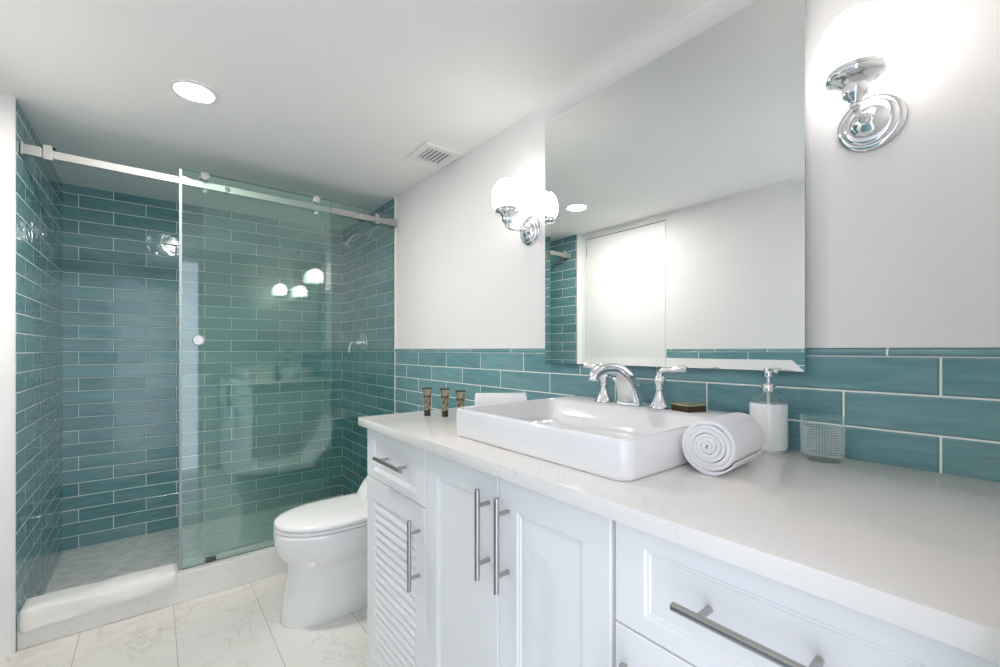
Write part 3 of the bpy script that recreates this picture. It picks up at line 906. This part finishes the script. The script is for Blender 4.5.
for xr in (loc_x(0.193), loc_x(0.715)):
    b = new()
    z = RZ + 0.036
    cyl(b, (xr, DYL - 0.016, z), (xr, DYL - 0.004, z), 0.019, n=32, bev=0.002)
    cyl(b, (xr, DYL + 0.004, z), (xr, 0.012, z), 0.0185, n=32, bev=0.001)
    cyl(b, (xr, DYL - 0.016, RZ - 0.040), (xr, DYL + 0.016, RZ - 0.040), 0.0095, n=20, bev=0.001)
    obj('roller', b, M['chrome'], sd, smooth=True, angle=40)
fp = thing('fixed_glass_panel', 'fixed green-tinted glass shower pane reaching the mirror-side wall', 'shower panel', (XL, RY, 0), SKEW)
px0, px1 = loc_x(0.186), RL - 0.004
b = new(); pane(b, px0, px1, PYL, CZ + 0.004, 2.066); obj('glass_pane', b, [M['glass'], M['glass_edge']], fp)
b = new(); box(b, (px0, PYL - 0.008, CZ), (px1, PYL - 0.0045, CZ + 0.014)); box(b, (px0, PYL + 0.0045, CZ), (px1, PYL + 0.008, CZ + 0.014)); box(b, (px0, PYL - 0.008, CZ), (px1, PYL + 0.008, CZ + 0.0035))
obj('sill_channel', b, M['white_plastic'], fp)
b = new(); box(b, (px0 + 0.012, DYL + 0.006, CZ), (px0 + 0.055, PYL - 0.010, CZ + 0.013), 0.001, 1); obj('door_guide', b, M['black'], fp)
for xr in (loc_x(0.290), loc_x(0.98)):
    b = new(); cyl(b, (xr, -0.014, RZ), (xr, -0.0065, RZ), 0.011, n=24, bev=0.001); cyl(b, (xr, 0.0065, RZ), (xr, PYL - 0.004, RZ), 0.011, n=24, bev=0.001); cyl(b, (xr, PYL + 0.004, RZ), (xr, PYL + 0.012, RZ), 0.015, n=24, bev=0.001)
    obj('standoff', b, M['chrome'], fp, smooth=True, angle=40)

# ------------------------------------------------------------------ shower fittings on the right tile wall
sh = thing('overhead_shower', 'chrome shower head on a curved arm high on the teal wall', 'shower head', (XR, 3.06, 2.0))
b = new(); lathe(b, [(0.030, 0.0), (0.031, 0.003), (0.024, 0.008), (0.012, 0.011), (0.0, 0.011)], axis=(-1, 0, 0), n=32); obj('flange', b, M['chrome'], sh, smooth=True)
b = new(); pts = bez((-0.004, 0, 0.0), (-0.07, 0, 0.012), (-0.12, 0, 0.006), (-0.150, 0, -0.045), 12); tube(b, pts, 0.0095, 16); obj('arm', b, M['chrome'], sh, smooth=True)
b = new(); ax = Vector((-0.40, 0.0, -0.92)).normalized()
lathe(b, [(0.0, -0.004), (0.013, -0.002), (0.016, 0.008), (0.013, 0.018), (0.016, 0.024), (0.034, 0.042), (0.044, 0.050), (0.046, 0.055), (0.046, 0.061), (0.042, 0.064), (0.0, 0.064)], (-0.150, 0, -0.045), ax, 32); obj('spray_head', b, M['chrome'], sh, smooth=True, angle=50)
va = thing('shower_valve', 'round chrome shower valve with a drooping lever on the teal wall', 'shower valve', (XR, 3.20, 1.238))
b = new(); lathe(b, [(0.078, 0.0), (0.080, 0.003), (0.076, 0.008), (0.060, 0.011), (0.040, 0.013), (0.0, 0.013)], axis=(-1, 0, 0), n=40); obj('escutcheon', b, M['chrome'], va, smooth=True)
b = new(); lathe(b, [(0.026, 0.012), (0.026, 0.030), (0.022, 0.036), (0.022, 0.052), (0.017, 0.060), (0.012, 0.064), (0.012, 0.078), (0.0, 0.080)], axis=(-1, 0, 0), n=32); obj('stem', b, M['chrome'], va, smooth=True, angle=50)
b = new(); tube(b, bez((-0.060, 0, 0), (-0.095, 0.0, 0.004), (-0.106, 0.0, 0.0), (-0.106, 0.0, -0.075), 12), [0.010]*5 + [0.009, 0.008, 0.007, 0.0065, 0.0065, 0.007, 0.0075, 0.006], 14); obj('lever', b, M['chrome'], va, smooth=True)
